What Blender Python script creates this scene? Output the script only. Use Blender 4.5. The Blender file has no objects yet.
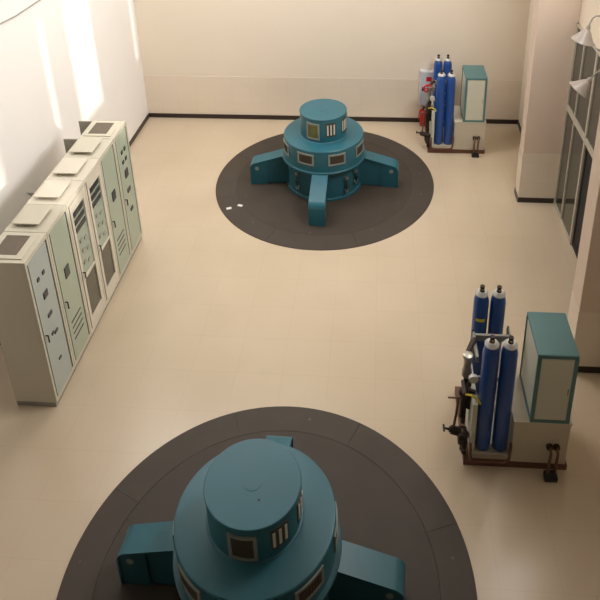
import bpy, bmesh, math, random
from mathutils import Vector, Matrix
random.seed(4)
S = bpy.context.scene
COL = S.collection
PI = math.pi

# ------------------------------------------------------------------ camera
F_PX, PITCH, YAW, ROLL, CAM_H = 697.27, 0.4047, -0.0767, -0.0179, 7.2581
cd = bpy.data.cameras.new('camera')
cam = bpy.data.objects.new('camera', cd); COL.objects.link(cam)
cp, sp, cyw, syw = math.cos(PITCH), math.sin(PITCH), math.cos(YAW), math.sin(YAW)
fwd = Vector((syw * cp, cyw * cp, -sp)); r0 = Vector((cyw, -syw, 0)); u0 = r0.cross(fwd)
rgt = r0 * math.cos(ROLL) + u0 * math.sin(ROLL); up = u0 * math.cos(ROLL) - r0 * math.sin(ROLL)
M = Matrix((rgt, up, -fwd)).transposed().to_4x4(); M.translation = (0, 0, CAM_H)
cam.matrix_world = M
cd.sensor_fit = 'HORIZONTAL'; cd.sensor_width = 36.0
cd.lens = F_PX * 36.0 / 600.0
cd.shift_x = -(330 - 300) / 600.0
cd.shift_y = -(300 - 60) / 600.0
cd.clip_end = 200
S.camera = cam

# ------------------------------------------------------------------ world, sun, area lights, exposure
W = bpy.data.worlds.new('world'); S.world = W; W.use_nodes = True
bg = W.node_tree.nodes['Background']
bg.inputs[0].default_value = (0.75, 0.86, 1.0, 1); bg.inputs[1].default_value = 1.0
S.view_settings.view_transform = 'Standard'
S.view_settings.look = 'None'
S.view_settings.gamma = 1.0
S.view_settings.use_curve_mapping = False
S.view_settings.exposure = -0.16

def light(name, kind, loc, target, energy, color, size=None, size_y=None, spread=None):
    d = bpy.data.lights.new(name, kind); d.energy = energy; d.color = color
    o = bpy.data.objects.new(name, d); COL.objects.link(o)
    o.location = loc
    o.rotation_euler = (Vector(target) - Vector(loc)).to_track_quat('-Z', 'Y').to_euler()
    if kind == 'AREA':
        d.shape = 'RECTANGLE'; d.size = size; d.size_y = size_y
        if spread: d.spread = spread
    return o
sun = light('sun', 'SUN', (12, 4, 12), (12 - 8.27, 4 + 3.0, 12 - 3.1), 2.2, (1.0, 0.96, 0.90))
sun.data.angle = math.radians(1.2)
# added fill light under the closed ceiling, brightens the far left of the hall
light('far_left_fill', 'AREA', (-3.2, 11.0, 8.2), (-3.5, 11.0, 0), 290, (1.0, 0.985, 0.98), 1.8, 4.8)
# daylight through the clerestory openings of the right wall
light('clerestory_daylight', 'AREA', (2.85, 8.6, 6.3), (-5.1, 11.8, 5.2), 740, (1.0, 0.985, 0.97), 5.5, 1.4)

# ------------------------------------------------------------------ materials
def lin(c):
    return tuple(((v / 255) / 12.92 if v / 255 <= 0.04045 else ((v / 255 + 0.055) / 1.055) ** 2.4) for v in c) + (1,)
def mat(name, rgb, rough=0.5, metal=0.0, spec=0.5, var=0.06, scale=6.0, bump=0.0, trans=0.0, emit=None, coat=0.0):
    m = bpy.data.materials.new(name); m.use_nodes = True
    nt = m.node_tree; b = nt.nodes['Principled BSDF']
    c = lin(rgb)
    b.inputs['Roughness'].default_value = rough; b.inputs['Metallic'].default_value = metal
    b.inputs['Specular IOR Level'].default_value = spec
    b.inputs['Coat Weight'].default_value = coat
    if trans: b.inputs['Transmission Weight'].default_value = trans
    tc = nt.nodes.new('ShaderNodeTexCoord'); n = nt.nodes.new('ShaderNodeTexNoise')
    n.inputs['Scale'].default_value = scale; n.inputs['Detail'].default_value = 4
    nt.links.new(tc.outputs['Object'], n.inputs['Vector'])
    r = nt.nodes.new('ShaderNodeMix'); r.data_type = 'RGBA'
    r.inputs[6].default_value = tuple(v * (1 - var) for v in c[:3]) + (1,)
    r.inputs[7].default_value = tuple(min(1, v * (1 + var)) for v in c[:3]) + (1,)
    nt.links.new(n.outputs['Fac'], r.inputs[0]); nt.links.new(r.outputs[2], b.inputs['Base Color'])
    if bump:
        bp = nt.nodes.new('ShaderNodeBump'); bp.inputs['Strength'].default_value = bump; bp.inputs['Distance'].default_value = 0.01
        nt.links.new(n.outputs['Fac'], bp.inputs['Height']); nt.links.new(bp.outputs['Normal'], b.inputs['Normal'])
    if emit:
        b.inputs['Emission Color'].default_value = c; b.inputs['Emission Strength'].default_value = emit
    return m

def tile_mat(name, rgb, grout, size, rough, axes, mortar=0.006, var=0.03, spec=0.5):
    """square glossy tiles laid on a world grid; axes picks the two coordinates of the plane"""
    m = bpy.data.materials.new(name); m.use_nodes = True
    nt = m.node_tree; b = nt.nodes['Principled BSDF']
    tc = nt.nodes.new('ShaderNodeTexCoord'); sx = nt.nodes.new('ShaderNodeSeparateXYZ'); cx = nt.nodes.new('ShaderNodeCombineXYZ')
    nt.links.new(tc.outputs['Object'], sx.inputs[0])
    nt.links.new(sx.outputs[axes[0]], cx.inputs[0]); nt.links.new(sx.outputs[axes[1]], cx.inputs[1])
    br = nt.nodes.new('ShaderNodeTexBrick'); br.offset = 0.0; br.squash = 1.0
    nt.links.new(cx.outputs[0], br.inputs['Vector'])
    c = lin(rgb)
    br.inputs['Color1'].default_value = tuple(v * (1 - var) for v in c[:3]) + (1,)
    br.inputs['Color2'].default_value = tuple(min(1, v * (1 + var)) for v in c[:3]) + (1,)
    br.inputs['Mortar'].default_value = lin(grout)
    br.inputs['Scale'].default_value = 1.0
    br.inputs['Mortar Size'].default_value = mortar
    br.inputs['Mortar Smooth'].default_value = 0.3
    br.inputs['Brick Width'].default_value = size; br.inputs['Row Height'].default_value = size
    n = nt.nodes.new('ShaderNodeTexNoise'); n.inputs['Scale'].default_value = 0.8; n.inputs['Detail'].default_value = 5
    nt.links.new(tc.outputs['Object'], n.inputs['Vector'])
    mx = nt.nodes.new('ShaderNodeMix'); mx.data_type = 'RGBA'; mx.blend_type = 'SOFT_LIGHT'; mx.inputs[0].default_value = 0.25
    nt.links.new(br.outputs['Color'], mx.inputs[6]); nt.links.new(n.outputs['Fac'], mx.inputs[7])
    nt.links.new(mx.outputs[2], b.inputs['Base Color'])
    b.inputs['Roughness'].default_value = rough; b.inputs['Specular IOR Level'].default_value = spec
    return m

def plate_mat(name, rgb):
    """worn dark floor plates: radial joints, blotches, paler scuffs"""
    m = mat(name, rgb, 0.6, 0.0, 0.35, 0.22, 2.6)
    nt = m.node_tree; b = nt.nodes['Principled BSDF']
    base = b.inputs['Base Color'].links[0].from_socket
    tc = nt.nodes.new('ShaderNodeTexCoord')
    v = nt.nodes.new('ShaderNodeTexVoronoi'); v.inputs['Scale'].default_value = 3.2; v.inputs['Randomness'].default_value = 1.0
    nt.links.new(tc.outputs['Object'], v.inputs['Vector'])
    rp = nt.nodes.new('ShaderNodeValToRGB'); rp.color_ramp.elements[0].position = 0.02; rp.color_ramp.elements[0].color = (1, 1, 1, 1)
    rp.color_ramp.elements[1].position = 0.07; rp.color_ramp.elements[1].color = (0, 0, 0, 1)
    nt.links.new(v.outputs['Distance'], rp.inputs[0])
    n = nt.nodes.new('ShaderNodeTexNoise'); n.inputs['Scale'].default_value = 40
    nt.links.new(tc.outputs['Object'], n.inputs['Vector'])
    mu = nt.nodes.new('ShaderNodeMath'); mu.operation = 'MULTIPLY'
    nt.links.new(rp.outputs[0], mu.inputs[0]); nt.links.new(n.outputs['Fac'], mu.inputs[1])
    mx = nt.nodes.new('ShaderNodeMix'); mx.data_type = 'RGBA'
    nt.links.new(mu.outputs[0], mx.inputs[0]); nt.links.new(base, mx.inputs[6]); mx.inputs[7].default_value = lin((128, 120, 110))
    nt.links.new(mx.outputs[2], b.inputs['Base Color'])
    return m

MT = dict(
    floor=tile_mat('floor_tiles', (201, 184, 159), (196, 179, 154), 0.6, 0.22, (0, 1), 0.005, 0.010),
    wall_x=mat('painted_wall_white', (244, 241, 237), 0.6, var=0.02, scale=1.5),
    wall_y=mat('painted_wall_cream', (232, 219, 200), 0.6, var=0.02, scale=1.5),
    dado_y=tile_mat('wall_tiles', (228, 214, 195), (223, 209, 190), 0.4, 0.2, (0, 2), 0.005, 0.015),
    pillar=mat('pillar_paint', (214, 194, 176), 0.5, var=0.02, scale=1.5),
    ceiling=mat('ceiling_paint', (165, 156, 145), 0.8, var=0.02),
    base=mat('dark_skirting_tile', (46, 34, 30), 0.3, var=0.2, scale=8),
    alu=mat('aluminium_frame', (196, 188, 172), 0.4, 0.2, var=0.04),
    glass=mat('dark_window_glass', (66, 68, 60), 0.08, 0.0, 0.7, var=0.1, scale=1.2),
    front=mat('front_wall_darkened_for_bounce', (120, 112, 102), 0.7, var=0.03),  # unseen front wall, colour darkened to cut bounced light
    dark=mat('dark_interior', (30, 28, 26), 0.7, var=0.1),
    plate=plate_mat('pit_plate_grey', (70, 62, 54)),
    plate2=plate_mat('pit_plate_inner', (66, 58, 50)),
    teal=mat('machine_teal_paint', (36, 97, 111), 0.40, 0.0, 0.55, 0.07, 5, 0.02),
    teal2=mat('machine_teal_paint_worn', (36, 90, 102), 0.44, 0.0, 0.55, 0.1, 7, 0.02),
    vframe=mat('vent_frame_grey', (140, 148, 138), 0.5, 0.2, var=0.1, scale=20),
    vdark=mat('vent_mesh_dark', (78, 64, 50), 0.6, var=0.25, scale=40),
    volive=mat('vent_olive_glass', (104, 102, 50), 0.35, var=0.3, scale=12),
    slat=mat('vent_bright_bar', (214, 214, 204), 0.4, 0.2, var=0.05),
    steel=mat('bright_steel', (176, 172, 160), 0.35, 0.8, var=0.1, scale=20),
    brass=mat('old_brass', (150, 122, 70), 0.4, 0.7, var=0.15, scale=20),
    black=mat('black_rubber', (24, 22, 22), 0.5, var=0.2, scale=20),
    iron=mat('dark_iron', (54, 44, 38), 0.5, 0.4, var=0.25, scale=20),
    rust=mat('brown_pipe_paint', (100, 66, 48), 0.5, var=0.2, scale=16),
    cab=mat('cabinet_beige', (202, 196, 176), 0.5, var=0.02, scale=3),
    cab_white=mat('cabinet_pale_beige', (216, 208, 190), 0.5, var=0.02, scale=3),
    cab_door=mat('cabinet_door_green_grey', (170, 180, 160), 0.35, var=0.03, scale=3),
    cab_door2=mat('cabinet_door_blue_grey', (172, 180, 174), 0.35, var=0.03, scale=3),
    cab_glass=mat('cabinet_glass_dark', (86, 84, 72), 0.12, 0.0, 0.6, var=0.2, scale=5),
    cab_pane=mat('cabinet_glass_green', (160, 172, 156), 0.12, 0.0, 0.6, var=0.06, scale=5),
    meter=mat('meter_black', (52, 56, 58), 0.3, var=0.15, scale=20),
    grille=mat('top_grille_brown', (104, 92, 78), 0.6, var=0.2, scale=30),
    grey=mat('grey_panel', (150, 146, 136), 0.5, var=0.04),
    blue=mat('cylinder_blue_paint', (32, 76, 148), 0.35, 0.0, 0.5, 0.08, 6, coat=0.2),
    collar=mat('cylinder_collar_white', (196, 196, 192), 0.4, 0.2, var=0.06, scale=14),
    yellow=mat('yellow_tag', (206, 186, 48), 0.5, var=0.1),
    tank=mat('tank_cream_paint', (196, 186, 166), 0.45, var=0.04, scale=4),
    panel=mat('box_cream_panel', (204, 204, 186), 0.45, var=0.02, scale=4),
    trim=mat('box_teal_trim', (82, 122, 124), 0.45, var=0.05, scale=8),
    boxw=mat('wall_box_pale', (206, 206, 212), 0.4, var=0.03),
    red=mat('red_paint', (196, 34, 40), 0.4, var=0.1, scale=10),
    shade=mat('lamp_shade_enamel', (156, 146, 136), 0.35, var=0.04),
    bulb=mat('lamp_bulb_glass', (238, 232, 220), 0.2, var=0.02),
    tag=mat('white_tag', (226, 222, 214), 0.6, var=0.03),
)

# ------------------------------------------------------------------ mesh helpers
class MB:
    def __init__(s): s.bm = bmesh.new()
    def box(s, x0, x1, y0, y1, z0, z1, bev=0.0, rot=None):
        r = bmesh.ops.create_cube(s.bm, size=1.0)
        vs = r['verts']
        for v in vs:
            v.co = Vector(((x0 + x1) / 2 + v.co.x * (x1 - x0), (y0 + y1) / 2 + v.co.y * (y1 - y0), (z0 + z1) / 2 + v.co.z * (z1 - z0)))
        if rot: bmesh.ops.transform(s.bm, matrix=rot, verts=vs)
        if bev:
            es = list({e for v in vs for e in v.link_edges})
            bmesh.ops.bevel(s.bm, geom=es, offset=bev, segments=2, affect='EDGES', profile=0.5)
        return s
    def lathe(s, prof, seg=64, mtx=None):
        rings = []
        for r, z in prof:
            if r < 1e-6: rings.append([s.bm.verts.new((0, 0, z))])
            else: rings.append([s.bm.verts.new((r * math.cos(2 * PI * k / seg), r * math.sin(2 * PI * k / seg), z)) for k in range(seg)])
        for a, b in zip(rings, rings[1:]):
            for k in range(seg):
                q = [a[k % len(a)], a[(k + 1) % len(a)], b[(k + 1) % len(b)], b[k % len(b)]]
                u = []
                for v in q:
                    if v not in u: u.append(v)
                if len(u) > 2: s.bm.faces.new(u)
        vs = [v for r in rings for v in r]
        if mtx: bmesh.ops.transform(s.bm, matrix=mtx, verts=vs)
        return s
    def cyl(s, a, b, r, seg=20, r2=None):
        a, b = Vector(a), Vector(b); d = b - a; L = d.length
        q = d.to_track_quat('Z', 'Y').to_matrix().to_4x4(); q.translation = a
        r2 = r if r2 is None else r2
        return s.lathe([(0, 0), (r, 0), (r2, L), (0, L)], seg, q)
    def tube(s, pts, r, seg=10):
        pts = [Vector(p) for p in pts]; rings = []; prev = None
        for i, p in enumerate(pts):
            t = (pts[min(i + 1, len(pts) - 1)] - pts[max(i - 1, 0)]).normalized()
            n = prev - t * prev.dot(t) if prev else t.orthogonal()
            n.normalize(); prev = n; b = t.cross(n)
            rings.append([s.bm.verts.new(p + (n * math.cos(2 * PI * k / seg) + b * math.sin(2 * PI * k / seg)) * r) for k in range(seg)])
        for a, b in zip(rings, rings[1:]):
            for k in range(seg): s.bm.faces.new((a[k], a[(k + 1) % seg], b[(k + 1) % seg], b[k]))
        s.bm.faces.new(rings[0][::-1]); s.bm.faces.new(rings[-1])
        return s
    def sphere(s, c, r, seg=16):
        n = 8
        return s.lathe([(r * math.sin(PI * k / n), -r * math.cos(PI * k / n)) for k in range(n + 1)], seg, Matrix.Translation(c))
    def prism(s, poly, w0, w1, mtx=None):
        """poly in the XZ plane, extruded along Y"""
        a = [s.bm.verts.new((x, w0, z)) for x, z in poly]; b = [s.bm.verts.new((x, w1, z)) for x, z in poly]
        s.bm.faces.new(a); s.bm.faces.new(b[::-1])
        n = len(poly)
        for k in range(n): s.bm.faces.new((a[k], b[k], b[(k + 1) % n], a[(k + 1) % n]))
        if mtx: bmesh.ops.transform(s.bm, matrix=mtx, verts=a + b)
        return s
    def shell(s, r, a0, a1, z0, z1, t, seg=8):
        """piece of a cylinder wall between two angles (degrees), standing out by t"""
        g = []
        for k in range(seg + 1):
            a = math.radians(a0 + (a1 - a0) * k / seg); c, n = math.cos(a), math.sin(a)
            g.append([s.bm.verts.new((c * q, n * q, z)) for q, z in ((r - .012, z0), (r + t, z0), (r + t, z1), (r - .012, z1))])
        for p, q in zip(g, g[1:]):
            for k in range(4): s.bm.faces.new((p[k], q[k], q[(k + 1) % 4], p[(k + 1) % 4]))
        s.bm.faces.new(g[0][::-1]); s.bm.faces.new(g[-1])
        return s
    def build(s, name, m, parent=None, loc=None, smooth=True):
        bmesh.ops.recalc_face_normals(s.bm, faces=s.bm.faces)
        me = bpy.data.meshes.new(name); s.bm.to_mesh(me); s.bm.free()
        me.materials.append(m)
        if smooth:
            for p in me.polygons: p.use_smooth = True
            try: me.set_sharp_from_angle(angle=math.radians(35))
            except Exception: pass
        o = bpy.data.objects.new(name, me); COL.objects.link(o)
        if parent: o.parent = parent
        if loc: o.location = loc
        return o
def thing(name, label, cat, loc=(0, 0, 0), rz=0.0, group=None):
    o = bpy.data.objects.new(name, None); o.empty_display_size = 0.1; COL.objects.link(o)
    o.location = loc; o.rotation_euler = (0, 0, rz)
    return tag(o, label, cat, group)
def tag(o, label, cat, group=None):
    o['label'] = label; o['category'] = cat
    if group: o['group'] = group
    return o
def struct(o):
    o['kind'] = 'structure'; return o
def dup(root, loc, rz, label):
    r = root.copy(); COL.objects.link(r); r.location = loc; r.rotation_euler = (0, 0, rz); r['label'] = label
    def rec(src, dst):
        for ch in list(src.children):
            c = ch.copy(); COL.objects.link(c); c.parent = dst; rec(ch, c)
    rec(root, r); return r

# ------------------------------------------------------------------ room
XL, XR, XW, YB, YN, ZC = -5.13, 3.0, 3.14, 13.54, -1.2, 8.4
DADO = 1.02
struct(MB().box(XL - .25, XR + .6, YN - .25, YB + .25, -.2, 0).build('floor', MT['floor'], smooth=False))
struct(MB().box(XL - .25, XL, YN - .25, YB + .25, 0, ZC).build('wall_left', MT['wall_x'], smooth=False))
w = struct(MB().box(XL - .25, XR + .6, YB, YB + .25, 0, ZC).build('wall_back', MT['wall_y'], smooth=False))
struct(MB().box(XL, XR, YB - .006, YB, 0, DADO).build('wall_back_tiles', MT['dado_y'], w, smooth=False))
struct(MB().box(XL - .25, XR + .6, YN - .25, YN, 0, ZC).build('wall_front', MT['front'], smooth=False))
WB, WT = 4.6, 6.9            # clerestory openings of the right wall
OP = [(4.3, 4.9), (6.4, 7.0), (7.3, 8.4), (10.15, 10.45)]
mb = MB()
mb.box(XR, XR + .4, YN, 6.85, 0, WB).box(XR, XR + .4, 10.9, YB, 0, WB)
mb.box(XW, XR + .4, 6.85, 10.9, 3.4, WB)
mb.box(XR, XR + .4, YN, YB, WT, ZC)
y = YN
for a, b in OP + [(YB, YB)]:
    mb.box(XR, XR + .4, y, a, WB, WT); y = b
struct(mb.build('wall_right', MT['wall_y'], smooth=False))
struct(MB().box(XL - .25, XR + .6, YN - .25, YB + .25, ZC, ZC + .2).build('ceiling', MT['ceiling'], smooth=False))
struct(MB().box(XL, XL + .016, YN, YB - .02, 0, .1).build('baseboard_left', MT['base'], smooth=False))
struct(MB().box(XL, XR, YB - .022, YB - .006, 0, .1).build('baseboard_back', MT['base'], smooth=False))
struct(MB().box(XR - .016, XR, 10.916, YB - .022, 0, .1).build('baseboard_right', MT['base'], smooth=False))
for i, (y0, y1, x0) in enumerate([(10.604, 10.9, 2.49), (6.853, 7.2, 2.49)]):
    pl = struct(MB().box(x0, XW, y0, y1, 0, ZC, .006).build('pillar', MT['pillar'], smooth=False))
    struct(MB().box(x0 - .004, XW, y0 - .004, y1 + .004, .1, .99).build('pillar_tiles', MT['dado_y'], pl, smooth=False))
    struct(MB().box(x0 - .012, XW, y0 - .012, y1 + .012, 0, .1).build('pillar_skirting', MT['base'], pl, smooth=False))

# the window wall between the pillars
win = struct(thing('window_1', '', '', (XW, 0, 0)))
for k in ('label', 'category'): del win[k]
Y0, Y1, YD0 = 7.2, 10.604, 8.0
TR = 1.93
mb = MB()
for yy, hw in ((Y1 - .03, .03), (10.1, .018), (9.46, .03)):
    mb.box(-.03, .03, yy - hw, yy + hw, 0, 3.4)
for yy, hw in ((8.72, .025), (YD0, .03), (Y0 + .03, .03)):
    mb.box(-.03, .03, yy - hw, yy + hw, TR if yy == 8.72 else 0, 3.4)
mb.box(-.028, .028, Y0, Y1, TR - .05, TR + .05).box(-.028, .028, Y0, Y1, 3.35, 3.4)
mb.box(-.028, .028, 9.46, Y1, 0, .05).box(-.028, .028, Y0, YD0, 0, .05)
struct(mb.build('window_frame', MT['alu'], win, smooth=False))
for (a, b, z0, z1) in [(10.118, Y1 - .06, .05, TR - .05), (9.49, 10.082, .05, TR - .05), (10.118, Y1 - .06, TR + .05, 3.35), (9.49, 10.082, TR + .05, 3.35),
                       (8.745, 9.43, TR + .05, 3.35), (YD0 + .03, 8.695, TR + .05, 3.35), (Y0 + .06, YD0 - .03, TR + .05, 3.35), (Y0 + .06, YD0 - .03, .05, TR - .05)]:
    struct(MB().box(-.008, .008, a, b, z0, z1).build('pane', MT['glass'], win, smooth=False))
dr = struct(thing('door_1', '', '', (XW, 0, 0)))
for k in ('label', 'category'): del dr[k]
mb = MB(); mb.box(.0, .04, YD0 + .03, 9.43, .01, .12).box(.0, .04, YD0 + .03, 9.43, TR - .13, TR - .05).box(0, .04, YD0 + .03, YD0 + .1, .12, TR - .13).box(0, .04, 9.38, 9.43, .12, TR - .13).box(0, .04, 8.66, 8.76, .12, TR - .13)
struct(mb.build('door_frame', MT['dark'], dr, smooth=False))
mb = MB(); mb.box(.014, .026, YD0 + .1, 8.66, .12, TR - .13).box(.014, .026, 8.76, 9.38, .12, TR - .13)
struct(mb.build('door_pane', MT['dark'], dr, smooth=False))
struct(MB().tube([(-.0, 8.8, .9), (-.05, 8.8, .92), (-.05, 8.8, 1.18), (0, 8.8, 1.2)], .012).build('door_handle', MT['steel'], dr))

# ------------------------------------------------------------------ generator pits
def pit(loc, R, label):
    t = thing('pit_cover', label, 'floor cover', loc, 0, 'round pit covers under the generators')
    for k in range(8):
        a0, a1 = k * 45 + 20.0 + .05, (k + 1) * 45 + 20.0 - .05
        m = MB(); g = []
        for q in range(17):
            a = math.radians(a0 + (a1 - a0) * q / 16); c, n = math.cos(a), math.sin(a)
            g.append([m.bm.verts.new((c * u, n * u, z)) for u, z in ((1.652, 0), (1.652, .012), (R, .012), (R + .003, .009), (R + .003, 0))])
        for p, q in zip(g, g[1:]):
            for e in range(5): m.bm.faces.new((p[e], q[e], q[(e + 1) % 5], p[(e + 1) % 5]))
        m.bm.faces.new(g[0][::-1]); m.bm.faces.new(g[-1])
        m.build('outer_plate', MT['plate'], t)
    MB().lathe([(0, 0), (0, .012), (1.648, .012), (1.650, .009), (1.650, .003), (R - .004, .003), (R - .004, 0)], 128).build('inner_plate', MT['plate2'], t)
    return t
C1 = (-.995, 11.128); C2 = (-1.06, 4.095)
pit((C1[0], C1[1], 0), 2.03, 'dark grey round pit cover under the far generator')
pit((-1.012, 4.125, 0), 1.99, 'dark grey round pit cover under the near generator')

def generator(loc, rot, rot_mid, dz, label, arms):
    t = thing('hydro_generator', label, 'generator', loc, 0, 'teal generators standing in the hall')
    MB().lathe([(0, 0), (.70, 0), (.70, .04), (.67, .05), (.67, .60), (0, .60)], 96).build('lower_housing', MT['teal2'], t)
    MB().lathe([(.66, .595), (.762, .595), (.772, .603), (.772, .628), (.762, .636), (.66, .636)], 96).build('flange', MT['teal2'], t)
    mid = MB().lathe([(0, .61), (.725, .61), (.725, 1.028), (.717, 1.038), (.70, 1.042), (0, 1.042)], 96).build('middle_housing', MT['teal'], t)
    cap = MB().lathe([(0, 1.03), (.435, 1.03), (.444, 1.038), (.435, 1.05), (.42, 1.055), (.42, 1.482 - dz), (.427, 1.485 - dz), (.427, 1.497 - dz), (.42, 1.503 - dz), (0, 1.503 - dz)], 96).build('top_cap', MT['teal'], t)
    MB().lathe([(0, 1.5), (.085, 1.5), (.085, 1.506), (0, 1.506)], 40, Matrix.Translation((0, 0, -dz))).build('cap_plate', MT['teal'], cap)
    MB().lathe([(0, 1.5), (.008, 1.5), (.008, 1.507), (0, 1.507)], 12, Matrix.Translation((.08, -.16, -dz))).build('bolt', MT['iron'], cap)
    R = math.radians(rot)
    def window(parent, r, ac, w, z0, z1, inner, rot=rot, fw=.03):
        a0, a1 = ac - w / 2 + rot, ac + w / 2 + rot; da = math.degrees(fw / r)
        m = MB()
        m.shell(r, a0, a1, z0, z0 + fw, .014).shell(r, a0, a1, z1 - fw, z1, .014)
        m.shell(r, a0, a0 + da, z0 + fw, z1 - fw, .014, 2).shell(r, a1 - da, a1, z0 + fw, z1 - fw, .014, 2)
        f = m.build('vent_frame', MT['vframe'], parent, smooth=False)
        MB().shell(r, a0 + da, a1 - da, z0 + fw, z1 - fw, .004).build('vent_mesh', inner, f, smooth=False)
        m = MB(); n = 7
        for k in range(1, n):
            a = a0 + da + (a1 - a0 - 2 * da) * k / n
            m.shell(r, a - .25, a + .25, z0 + fw, z1 - fw, .007, 1)
        if inner is MT['vdark']: m.build('vent_bars', MT['iron'], f, smooth=False)
    def louver(parent, r, ac, w, z0, z1):
        a0, a1 = ac - w / 2 + rot, ac + w / 2 + rot
        f = MB().shell(r, a0, a1, z0, z1, .006).build('louver_plate', MT['vdark'], parent, smooth=False)
        m = MB(); n = 3
        for k in range(n):
            a = a0 + (a1 - a0) * (k + .5) / n
            m.shell(r, a - w * .07, a + w * .07, z0 + .03, z1 - .03, .012, 2)
        m.build('louver_blades', MT['slat'], f, smooth=False)
    far = rot == 0
    window(cap, .42, -112, 34, 1.10 - dz / 2, 1.42 - dz, MT['volive'] if far else MT['vdark'])
    louver(cap, .42, -67, 24, 1.16 - dz / 2, 1.42 - dz); louver(cap, .42, -24, 24, 1.16 - dz / 2, 1.42 - dz)
    window(cap, .42, 22, 34, 1.10 - dz / 2, 1.42 - dz, MT['vdark']); louver(cap, .42, 68, 24, 1.16 - dz / 2, 1.42 - dz)
    window(cap, .42, 113, 34, 1.10 - dz / 2, 1.42 - dz, MT['vdark'])
    for k in range(8):
        window(mid, .725, -112 + 45 * k, 25, .755, .975, MT['vdark'], rot_mid)
    # four support arms
    rr = .13
    for a, RO in arms:
        mtx = Matrix.Rotation(math.radians(a), 4, 'Z')
        top = lambda x: .62 - .29 * (x - .72)
        sl = math.atan(.29); xc = RO - rr; zc = top(xc) - rr / math.cos(sl)
        arc = lambda k: [(xc + (rr + k) * math.cos(q), zc + (rr + k) * math.sin(q)) for q in [(PI / 2 - sl) * u / 10 for u in range(11)]]
        outer = [(RO - .02, 0.0)] + arc(-.02) + [(.60, top(.60) - .021), (.60, top(.60) - .05), (1.06, top(1.06) - .05), (1.06, 0.0)]
        ar = MB().prism(outer, -.125, .125, mtx).build('support_arm', MT['teal2'], t)
        strip = [(RO, 0.0)] + arc(0) + [(.60, top(.60)), (.60, top(.60) - .021)] + arc(-.02)[::-1] + [(RO - .02, 0.0)]
        MB().prism(strip, -.14, .14, mtx).build('cover_plate', MT['teal'], ar)
        MB().prism([(.62, .02), (.62, top(.62) - .05), (1.06, top(1.06) - .05), (1.06, .02)], -.105, .105, mtx).build('web', MT['teal2'], ar)
        for s in (-1, 1):
            m = MB(); q = mtx @ Matrix.Translation((RO - .13, s * .125, top(RO - .13) - .13)) @ Matrix.Rotation(PI / 2, 4, 'X')
            m.lathe([(0, -.008), (.036, -.008), (.036, .008), (0, .008)], 20, q)
            m.build('lifting_boss', MT['vframe'], ar)
    # small fittings round the lower housing
    for a, zs in ((-128.5, (.48, .2)), (-52, (.42, .16)), (-33, (.46, .24)), (140, (.45, .2))):
        mtx = Matrix.Rotation(math.radians(a), 4, 'Z'); r = .67
        v = MB().tube([mtx @ Vector(p) for p in ((r - .02, 0, zs[0]), (r + .05, 0, zs[0]), (r + .05, 0, zs[1]), (r - .02, 0, zs[1]))], .014).build('drain_pipe', MT['iron'], t)
        for z in zs:
            m = MB(); q = mtx @ Matrix.Translation((r + .03, 0, z)) @ Matrix.Rotation(PI / 2, 4, 'Y')
            m.lathe([(0, -.02), (.034, -.02), (.034, .03), (0, .03)], 16, q)
            m.build('valve', MT['steel'], v)
        m = MB(); c = mtx @ Vector((r + .06, 0, (zs[0] + zs[1]) / 2)); m.sphere(c, .032, 12); m.build('valve_knob', MT['black'], v)
    mtx = Matrix.Rotation(math.radians(-157 + rot), 4, 'Z')
    return t
generator((C1[0], C1[1], .0125), 0, 0, 0, 'teal stepped round generator near the back wall', ((-177.5, 1.375), (-91, 1.40), (-2.5, 1.375), (89, 1.37)))
generator((C2[0], C2[1], .0125), 18, 25, .045, 'teal stepped round generator in the foreground with its cap nearest the camera', ((177, 1.35), (-91, 1.38), (-4, 1.355), (89, 1.29)))
for x, y_, a, lb in ((-2.622, 10.155, .4, 'small white tag lying left on the far dark pit cover'), (-2.44, 10.25, -.3, 'small white tag lying right, nearer the generator, on the far dark pit cover')):
    o = MB().box(-.045, .045, -.03, .03, 0, .004, .001).build('paper_tag', MT['tag'], loc=(x, y_, .013), smooth=False)
    o.rotation_euler = (0, 0, a); tag(o, lb, 'tag', 'white tags on the far pit cover')

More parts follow.
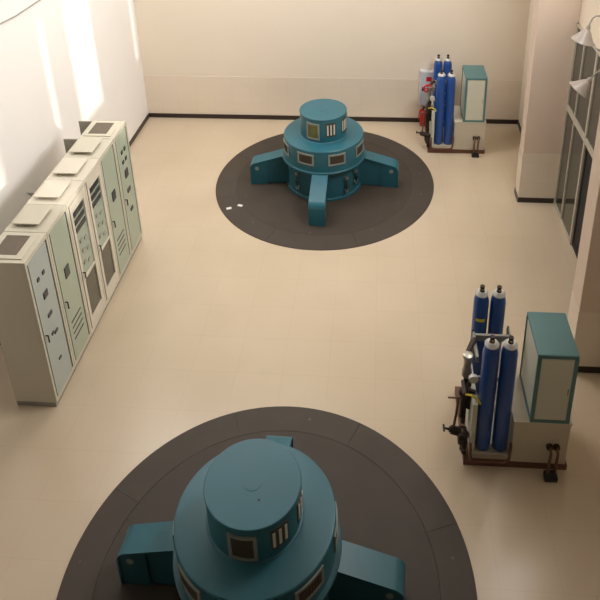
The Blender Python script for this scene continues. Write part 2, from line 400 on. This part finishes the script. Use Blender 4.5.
# ------------------------------------------------------------------ control cabinets
CXB, CXF, CH = -4.42, -3.893, 2.2
CY0, CW = 5.955, .5555
cabs = [
    ('grey-green control cabinet with dark roof grille, nearest of the left wall row', 'a'),
    ('grey-green control cabinet second from the near end of the left wall row', 'b'),
    ('pale control cabinet with a glazed door, third from the near end of the row', 'c'),
    ('pale control cabinet with a glazed door, fourth from the near end of the row', 'c'),
    ('grey-green control cabinet second from the far end of the row, rear door ajar', 'b'),
    ('grey-green control cabinet with dark roof grille, farthest of the row towards the back wall', 'd'),
]
D = CXF - CXB
for i, (lb, kind) in enumerate(cabs):
    t = thing('control_cabinet', lb, 'cabinet', (CXB, CY0 + i * CW, 0), 0, 'control cabinets along the left wall')
    w = CW - .006
    body = MT['cab_white'] if kind == 'c' else MT['cab']
    dm = MT['cab_white'] if kind == 'c' else (MT['cab_door2'] if kind == 'a' else MT['cab_door'])
    MB().box(.01, D - .02, .004, w - .004, 0, .07).build('plinth', MT['grey'], t, smooth=False)
    MB().box(0, D - .022, 0, w, .07, CH, .006).build('body', body, t, smooth=False)
    # front frame and door
    m = MB(); m.box(D - .03, D, 0, .035, .07, CH).box(D - .03, D, w - .035, w, .07, CH).box(D - .03, D, .035, w - .035, CH - .06, CH).box(D - .03, D, .035, w - .035, .07, .13)
    m.build('front_frame', body, t, smooth=False)
    if kind == 'c':
        m = MB(); m.box(D - .022, D + .008, .045, .1, .14, CH - .07).box(D - .022, D + .008, w - .1, w - .045, .14, CH - .07)
        m.box(D - .022, D + .008, .1, w - .1, CH - .2, CH - .07).box(D - .022, D + .008, .1, w - .1, .14, .3).box(D - .022, D + .008, .1, w - .1, .93, .97)
        dr = m.build('door', dm, t, smooth=False)
        MB().box(D - .016, D - .006, .1, w - .1, .97, CH - .2).build('upper_pane', MT['cab_pane'], dr, smooth=False)
        MB().box(D - .016, D - .006, .1, w - .1, .3, .93).build('lower_pane', MT['cab_glass'], dr, smooth=False)
        for z in (1.94, 1.82, 1.70):
            MB().box(D - .006, D + .004, .13, w - .13, z - .035, z + .035).build('meter', MT['meter'], dr, smooth=False)
        for z, yy in ((1.5, .2), (1.46, .33), (1.33, .22), (1.28, .35), (1.15, .2), (1.1, .33)):
            MB().box(D - .006, D + .004, yy - .03, yy + .03, z - .025, z + .025, .004).build('relay', MT['grey'], dr, smooth=False)
    else:
        dr = MB().box(D - .022, D + .006, .045, w - .075, .14, CH - .07, .004).build('door', dm, t, smooth=False)
        MB().box(D - .024, D - .004, w - .072, w - .04, .14, CH - .07).build('door_gap', MT['meter'], t, smooth=False)
        mets = {'a': [(1.83, .17, .05, .05), (1.83, .3, .05, .05), (1.55, .25, .1, .09), (1.25, .25, .1, .05), (.98, .22, .05, .04), (.94, .3, .08, .04), (.55, .26, .06, .03)],
                'b': [(1.42, .25, .12, .16)],
                'd': [(1.85, .2, .06, .06), (1.85, .32, .06, .06), (1.68, .2, .06, .06), (1.68, .32, .06, .06), (1.45, .26, .12, .14), (1.15, .26, .12, .07), (.8, .26, .1, .06)]}[kind]
        for z, yy, ww, hh in mets:
            MB().box(D + .004, D + .018, yy - ww / 2, yy + ww / 2, z - hh / 2, z + hh / 2, .004).build('meter', MT['meter'], dr, smooth=False)
        if kind == 'b':
            m = MB()
            for k in range(4): m.box(D + .004, D + .01, .12, w - .15, .42 + .09 * k, .44 + .09 * k)
            m.build('vent_slots', MT['meter'], dr, smooth=False)
    MB().tube([(D, .075, 1.08), (D + .035, .075, 1.08), (D + .035, .075, .98)], .009, 8).build('handle', MT['black'], dr)
    # roof
    if kind in 'ad':
        m = MB(); m.box(.05, D - .06, .06, .12, CH, CH + .012).box(.05, D - .06, w - .08, w - .04, CH, CH + .012).box(.05, .09, .12, w - .08, CH, CH + .012).box(D - .15, D - .06, .12, w - .08, CH, CH + .012)
        g = m.build('roof_frame', body, t, smooth=False)
        MB().box(.09, D - .15, .12, w - .08, CH - .002, CH + .005).build('roof_grille', MT['grille'], g, smooth=False)
    else:
        ld = MB().box(.07, D - .13, .09, w - .07, CH + .035, CH + .05, .004).build('roof_lid', body, t, smooth=False)
        m = MB()
        for x in (.12, D - .18):
            for yy in (.14, w - .12): m.cyl((x, yy, CH - .005), (x, yy, CH + .04), .012, 10)
        m.build('lid_post', MT['grey'], ld)
    if i in (4, 5):
        MB().box(-.22, .0, w - .02, w, .1, CH - .01).build('rear_door', MT['grey'], t, smooth=False)
    if i == 2:
        MB().prism([(0, CH - .14), (0, CH - .02), (-.13, CH - .02)], .27, .28).build('rear_bracket', MT['grey'], t, smooth=False)

# ------------------------------------------------------------------ oil pressure units
def bottle(loc, label, tagged=False):
    t = thing('gas_cylinder', label, 'gas cylinder', loc, 0, 'blue gas cylinders on the oil units')
    r = .087
    b = MB().lathe([(0, 0), (r * .8, 0), (r * .95, .015), (r, .05), (r, 1.39), (r * .95, 1.43), (r * .78, 1.47), (r * .52, 1.50), (.035, 1.52), (0, 1.52)], 32).build('body', MT['blue'], t)
    MB().lathe([(.03, 1.495), (.06, 1.510), (.074, 1.495), (.076, 1.510), (.05, 1.542), (.03, 1.540)], 24).build('collar', MT['collar'], t)
    v = MB().lathe([(0, 1.510), (.026, 1.510), (.026, 1.560), (.018, 1.565), (.018, 1.582), (.026, 1.585), (.026, 1.610), (0, 1.613)], 16).build('valve', MT['iron'], t)
    MB().cyl((0, 0, 1.572), (0, -.04, 1.572), .01, 10).build('outlet', MT['brass'], v)
    if tagged:
        MB().shell(r, -130, -60, 1.16, 1.20, .003).build('yellow_label', MT['yellow'], b, smooth=False)
    return t

def oil_unit(ox, oy, where, red):
    t = thing('oil_pressure_unit', 'cream oil tank on brown skid with pipes, %s' % where, 'oil unit', (ox, oy, 0), 0, 'oil pressure units on the right')
    ZS = .075
    m = MB(); m.box(-.01, 1.12, -.01, .05, 0, ZS).box(-.01, 1.12, .93, .99, 0, ZS).box(-.01, .05, .05, .93, 0, ZS).box(1.06, 1.12, .05, .93, 0, ZS).box(.48, .54, .05, .93, 0, ZS)
    m.build('skid', MT['rust'], t, smooth=False)
    tk = MB().box(.50, 1.10, .0, .70, ZS, .69, .012).build('tank', MT['tank'], t, smooth=False)
    MB().box(.49, 1.11, -.008, .71, .685, .705, .004).build('tank_lid', MT['tank'], tk, smooth=False)
    # bottle tray and bracket
    m = MB(); m.box(.09, .50, .02, .97, ZS, ZS + .075)
    tr = m.build('bottle_tray', MT['tank'], t, smooth=False)
    MB().box(.055, .108, .05, .62, ZS + .03, .86, .004).build('side_panel', MT['panel'], t, smooth=False)
    br = MB(); br.box(.10, .50, .58, .61, 1.24, 1.32).box(.085, .11, .27, .61, 1.24, 1.32).box(.085, .11, .63, .66, ZS + .03, 1.32).box(.485, .505, .71, .74, ZS + .03, 1.32).box(.085, .11, .61, .66, 1.24, 1.32).box(.49, .51, .58, .74, 1.24, 1.32)
    br = br.build('bracket', MT['grey'], t, smooth=False)
    MB().box(.10, .50, .25, .27, 1.0, 1.05).build('clamp_bar', MT['grey'], br, smooth=False)
    # front pipes
    m = MB(); m.tube([(.05, .0, .34), (.05, -.035, .30), (.05, -.045, .18), (.07, -.045, .13), (.12, -.045, .115), (.40, -.045, .115), (.45, -.045, .13), (.475, -.045, .18), (.48, -.04, .36), (.48, -.01, .39)], .017)
    m.build('front_pipe', MT['rust'], t)
    m = MB(); m.tube([(.295, .32, .14), (.295, .32, .9), (.295, .32, 1.5)], .012)
    pp = m.build('gas_pipe', MT['steel'], t)
    for z in (.55, .92, 1.18): MB().sphere((.295, .295, z), .03, 12).build('gas_valve', MT['steel'], pp)
    # return pipes with a flange box before the tank
    for x in (.90, .975):
        m = MB(); m.tube([(x, .01, .36), (x, -.05, .37), (x, -.09, .34), (x - .01, -.11, .26), (x - .015, -.12, .08)], .016)
        p_ = m.build('return_pipe', MT['rust'], t)
        MB().cyl((x, .01, .36), (x, -.035, .36), .036, 16).build('flange', MT['iron'], p_)
    m = MB(); m.box(.85, .99, -.17, -.07, 0, .07, .01).box(.87, .97, -.15, -.09, .07, .10, .006)
    m.build('drain_box', MT['black'], t)
    # valve stack, left side
    st = MB().tube([(.0, .30, .30), (.0, .30, 1.05), (.0, .34, 1.30), (.06, .45, 1.34), (.10, .5, 1.34)], .03).build('riser_pipe', MT['iron'], t)
    m = MB(); m.lathe([(0, 0), (.055, 0), (.055, .08), (.042, .10), (.042, .24), (.055, .26), (.055, .30), (0, .32)], 20, Matrix.Translation((.0, .30, 1.02))).build('filter_housing', MT['steel'], t)
    m = MB(); m.cyl((-.02, .30, .92), (-.02, .12, .92), .035, 16).cyl((.02, .22, .88), (.1, .2, .88), .025, 12).sphere((-.02, .26, .80), .06, 14).cyl((-.02, .26, .78), (-.02, .26, .46), .042, 16, .036).sphere((-.02, .26, .45), .04, 14)
    m.cyl((.02, .36, .66), (.02, .36, .98), .03, 14).cyl((.02, .18, 1.0), (.02, .18, 1.12), .022, 12).cyl((.04, .24, .6), (.04, .24, .8), .03, 14)
    m.build('valve_block', MT['iron'], t)
    MB().tube([(-.02, .12, .93), (.04, .06, .98), (.10, .02, .96), (.12, .01, .92)], .012).build('gauge_line', MT['yellow'], t)
    g = MB().cyl((.05, .16, 1.14), (.05, .12, 1.14), .05, 24).build('pressure_gauge', MT['collar'], t)
    MB().cyl((.05, .122, 1.14), (.05, .117, 1.14), .042, 24).build('gauge_face', MT['panel'], g)
    # pump and motor hanging out at lower left
    m = MB(); m.cyl((-.02, .20, .30), (-.02, .06, .24), .055, 20).cyl((-.02, .06, .24), (-.03, .0, .22), .035, 16).sphere((-.01, .12, .32), .06, 14).cyl((-.05, .14, .33), (-.15, .14, .36), .048, 18)
    m.cyl((-.15, .14, .36), (-.17, .14, .365), .03, 14).box(-.075, .03, .06, .2, .22, .36, .015)
    pu = m.build('pump', MT['iron'], t)
    m = MB(); m.cyl((-.17, .14, .365), (-.23, .14, .38), .012, 10).cyl((-.23, .10, .38), (-.23, .18, .38), .012, 10); m.build('pump_handle', MT['black'], pu)
    MB().tube([(-.12, .16, .38), (-.10, .18, .55), (-.085, .2, .72), (-.09, .2, .78)], .014).build('suction_pipe', MT['rust'], t)
    MB().tube([(-.2, .2, .78), (-.09, .2, .78), (.0, .22, .78)], .01).build('lever', MT['rust'], t)
    MB().cyl((-.005, .07, .10), (-.005, .07, .24), .03, 14).build('pump_foot', MT['iron'], t)
    if red:
        m = MB(); ring = [(-.035 + .075 * math.cos(a), .30, 1.28 + .075 * math.sin(a)) for a in [2 * PI * k / 24 for k in range(25)]]
        m.tube(ring, .018).cyl((-.11, .3, 1.28), (.04, .3, 1.28), .013, 8).cyl((-.035, .3, 1.2), (-.035, .3, 1.36), .013, 8).cyl((-.035, .26, 1.28), (-.035, .34, 1.28), .022, 12)
        m.build('handwheel', MT['red'], t)
    # control box standing on the tank lid
    c = thing('terminal_box', 'cream box with teal edges standing on oil tank, %s' % where, 'control box', (ox + .655, oy - .004, .706), 0, 'teal-edged boxes on the oil tanks')
    BW, BD, BH, e = .415, .62, .955, .04
    MB().box(.012, BW - .012, .012, BD - .012, .01, BH - .02).build('body', MT['panel'], c, smooth=False)
    m = MB(); m.box(0, BW, 0, BD, BH - .05, BH, .012); m.build('roof', MT['trim'], c, smooth=False)
    m = MB()
    for x in (0, BW - e):
        for yy in (0, BD - .018): m.box(x, x + e, yy, yy + .018, 0, BH - .05)
    for yy in (0, BD - .018): m.box(e, BW - e, yy, yy + .018, 0, e)
    m.box(0, .016, .018, BD - .018, 0, e).box(BW - .016, BW, .018, BD - .018, 0, e)
    m.build('edge_trim', MT['trim'], c, smooth=False)
    d = MB().box(e + .004, BW - e - .004, .002, .014, e + .004, BH - .056, .002).build('door', MT['panel'], c, smooth=False)
    MB().box(BW - e - .03, BW - e - .02, -.006, .004, .42, .5).build('latch', MT['grey'], d, smooth=False)
    zt = ZS + .076
    n = 'near' if not red else 'far'
    for k, (x, yy, pos) in enumerate([(.205, .125, 'front left'), (.395, .125, 'front right'), (.20, .88, 'rear left'), (.39, .88, 'rear right')]):
        bottle((ox + x, oy + yy, zt), 'blue gas cylinder at the %s of the %s oil unit' % (pos, n) + (', yellow label' if k == 2 and not red else ''), k == 2 and not red)
oil_unit(1.002, 5.48, 'on the right in the foreground', False)
oil_unit(1.0, 12.25, 'by the back wall', True)

# ------------------------------------------------------------------ back wall box and extinguisher
t = thing('wall_box', 'pale steel switch box on the back wall behind the far oil unit', 'switch box', (.86, YB - .13, .46))
MB().box(0, .30, 0, .122, 0, .80, .008).build('body', MT['boxw'], t, smooth=False)
MB().box(.012, .288, -.01, .0, .012, .788, .004).build('door', MT['boxw'], t, smooth=False)
MB().box(.05, .085, -.03, -.008, .36, .45, .004).build('handle', MT['black'], t, smooth=False)
MB().box(.13, .24, -.014, -.009, .58, .68).build('warning_plate', MT['red'], t, smooth=False)
t = thing('fire_extinguisher', 'red fire extinguisher standing on the floor below the pale wall box', 'fire extinguisher', (.95, YB - .15, 0))
MB().lathe([(0, 0), (.06, 0), (.065, .01), (.065, .30), (.055, .34), (.025, .37), (0, .37)], 24).build('cylinder', MT['red'], t)
m = MB(); m.cyl((0, 0, .36), (0, 0, .41), .016, 12).box(-.012, .05, -.012, .012, .40, .415).box(-.012, .05, -.01, .01, .43, .44)
m.build('valve_head', MT['black'], t)
MB().tube([(-.01, -.01, .40), (-.06, -.03, .38), (-.09, -.05, .28), (-.085, -.05, .16)], .011).build('hose', MT['red'], t)

# ------------------------------------------------------------------ gooseneck lamps over the window
for x, y_, z, tl, lb in ((2.75, 8.85, 3.97, 14, 'pale bell lamp on a gooseneck arm above the window, upper of the two'), (2.74, 8.47, 3.39, 38, 'pale bell lamp on a gooseneck arm before the window, lower of the two')):
    t = thing('wall_lamp', lb, 'lamp', (x, y_, z), 0, 'gooseneck lamps by the window')
    q = Matrix.Rotation(math.radians(tl), 4, 'Y')
    MB().lathe([(.0, .02), (.026, .02), (.032, -.03), (.06, -.06), (.11, -.14), (.162, -.20), (.158, -.202), (.106, -.145), (.056, -.065), (0, -.04)], 40, q).build('shade', MT['shade'], t)
    MB().sphere(q @ Vector((0, 0, -.10)), .035).build('bulb', MT['bulb'], t)
    xe = XW - x - .003
    d = q @ Vector((0, 0, 1))
    MB().tube([(0, 0, 0), d * .07, d * .12 + Vector((.01, 0, .01)), d * .15 + Vector((.04, 0, .015)), (.22, 0, d.z * .15 + .02), (xe, 0, d.z * .15 + .02)], .011).build('arm', MT['grey'], t)
    MB().cyl((xe - .015, 0, d.z * .15 + .02), (xe, 0, d.z * .15 + .02), .05, 20).build('mount_plate', MT['alu'], t)

# thin cable run along the left wall
o = MB().tube([(XL + .012, 7.6, 4.09), (XL + .012, 8.5, 4.07), (XL + .012, 8.95, 4.03), (XL + .012, 9.7, 4.02), (XL + .012, 10.6, 4.02)], .01, 8).build('wall_cable', MT['grey'])
tag(o, 'thin grey cable running along the upper left wall', 'cable')
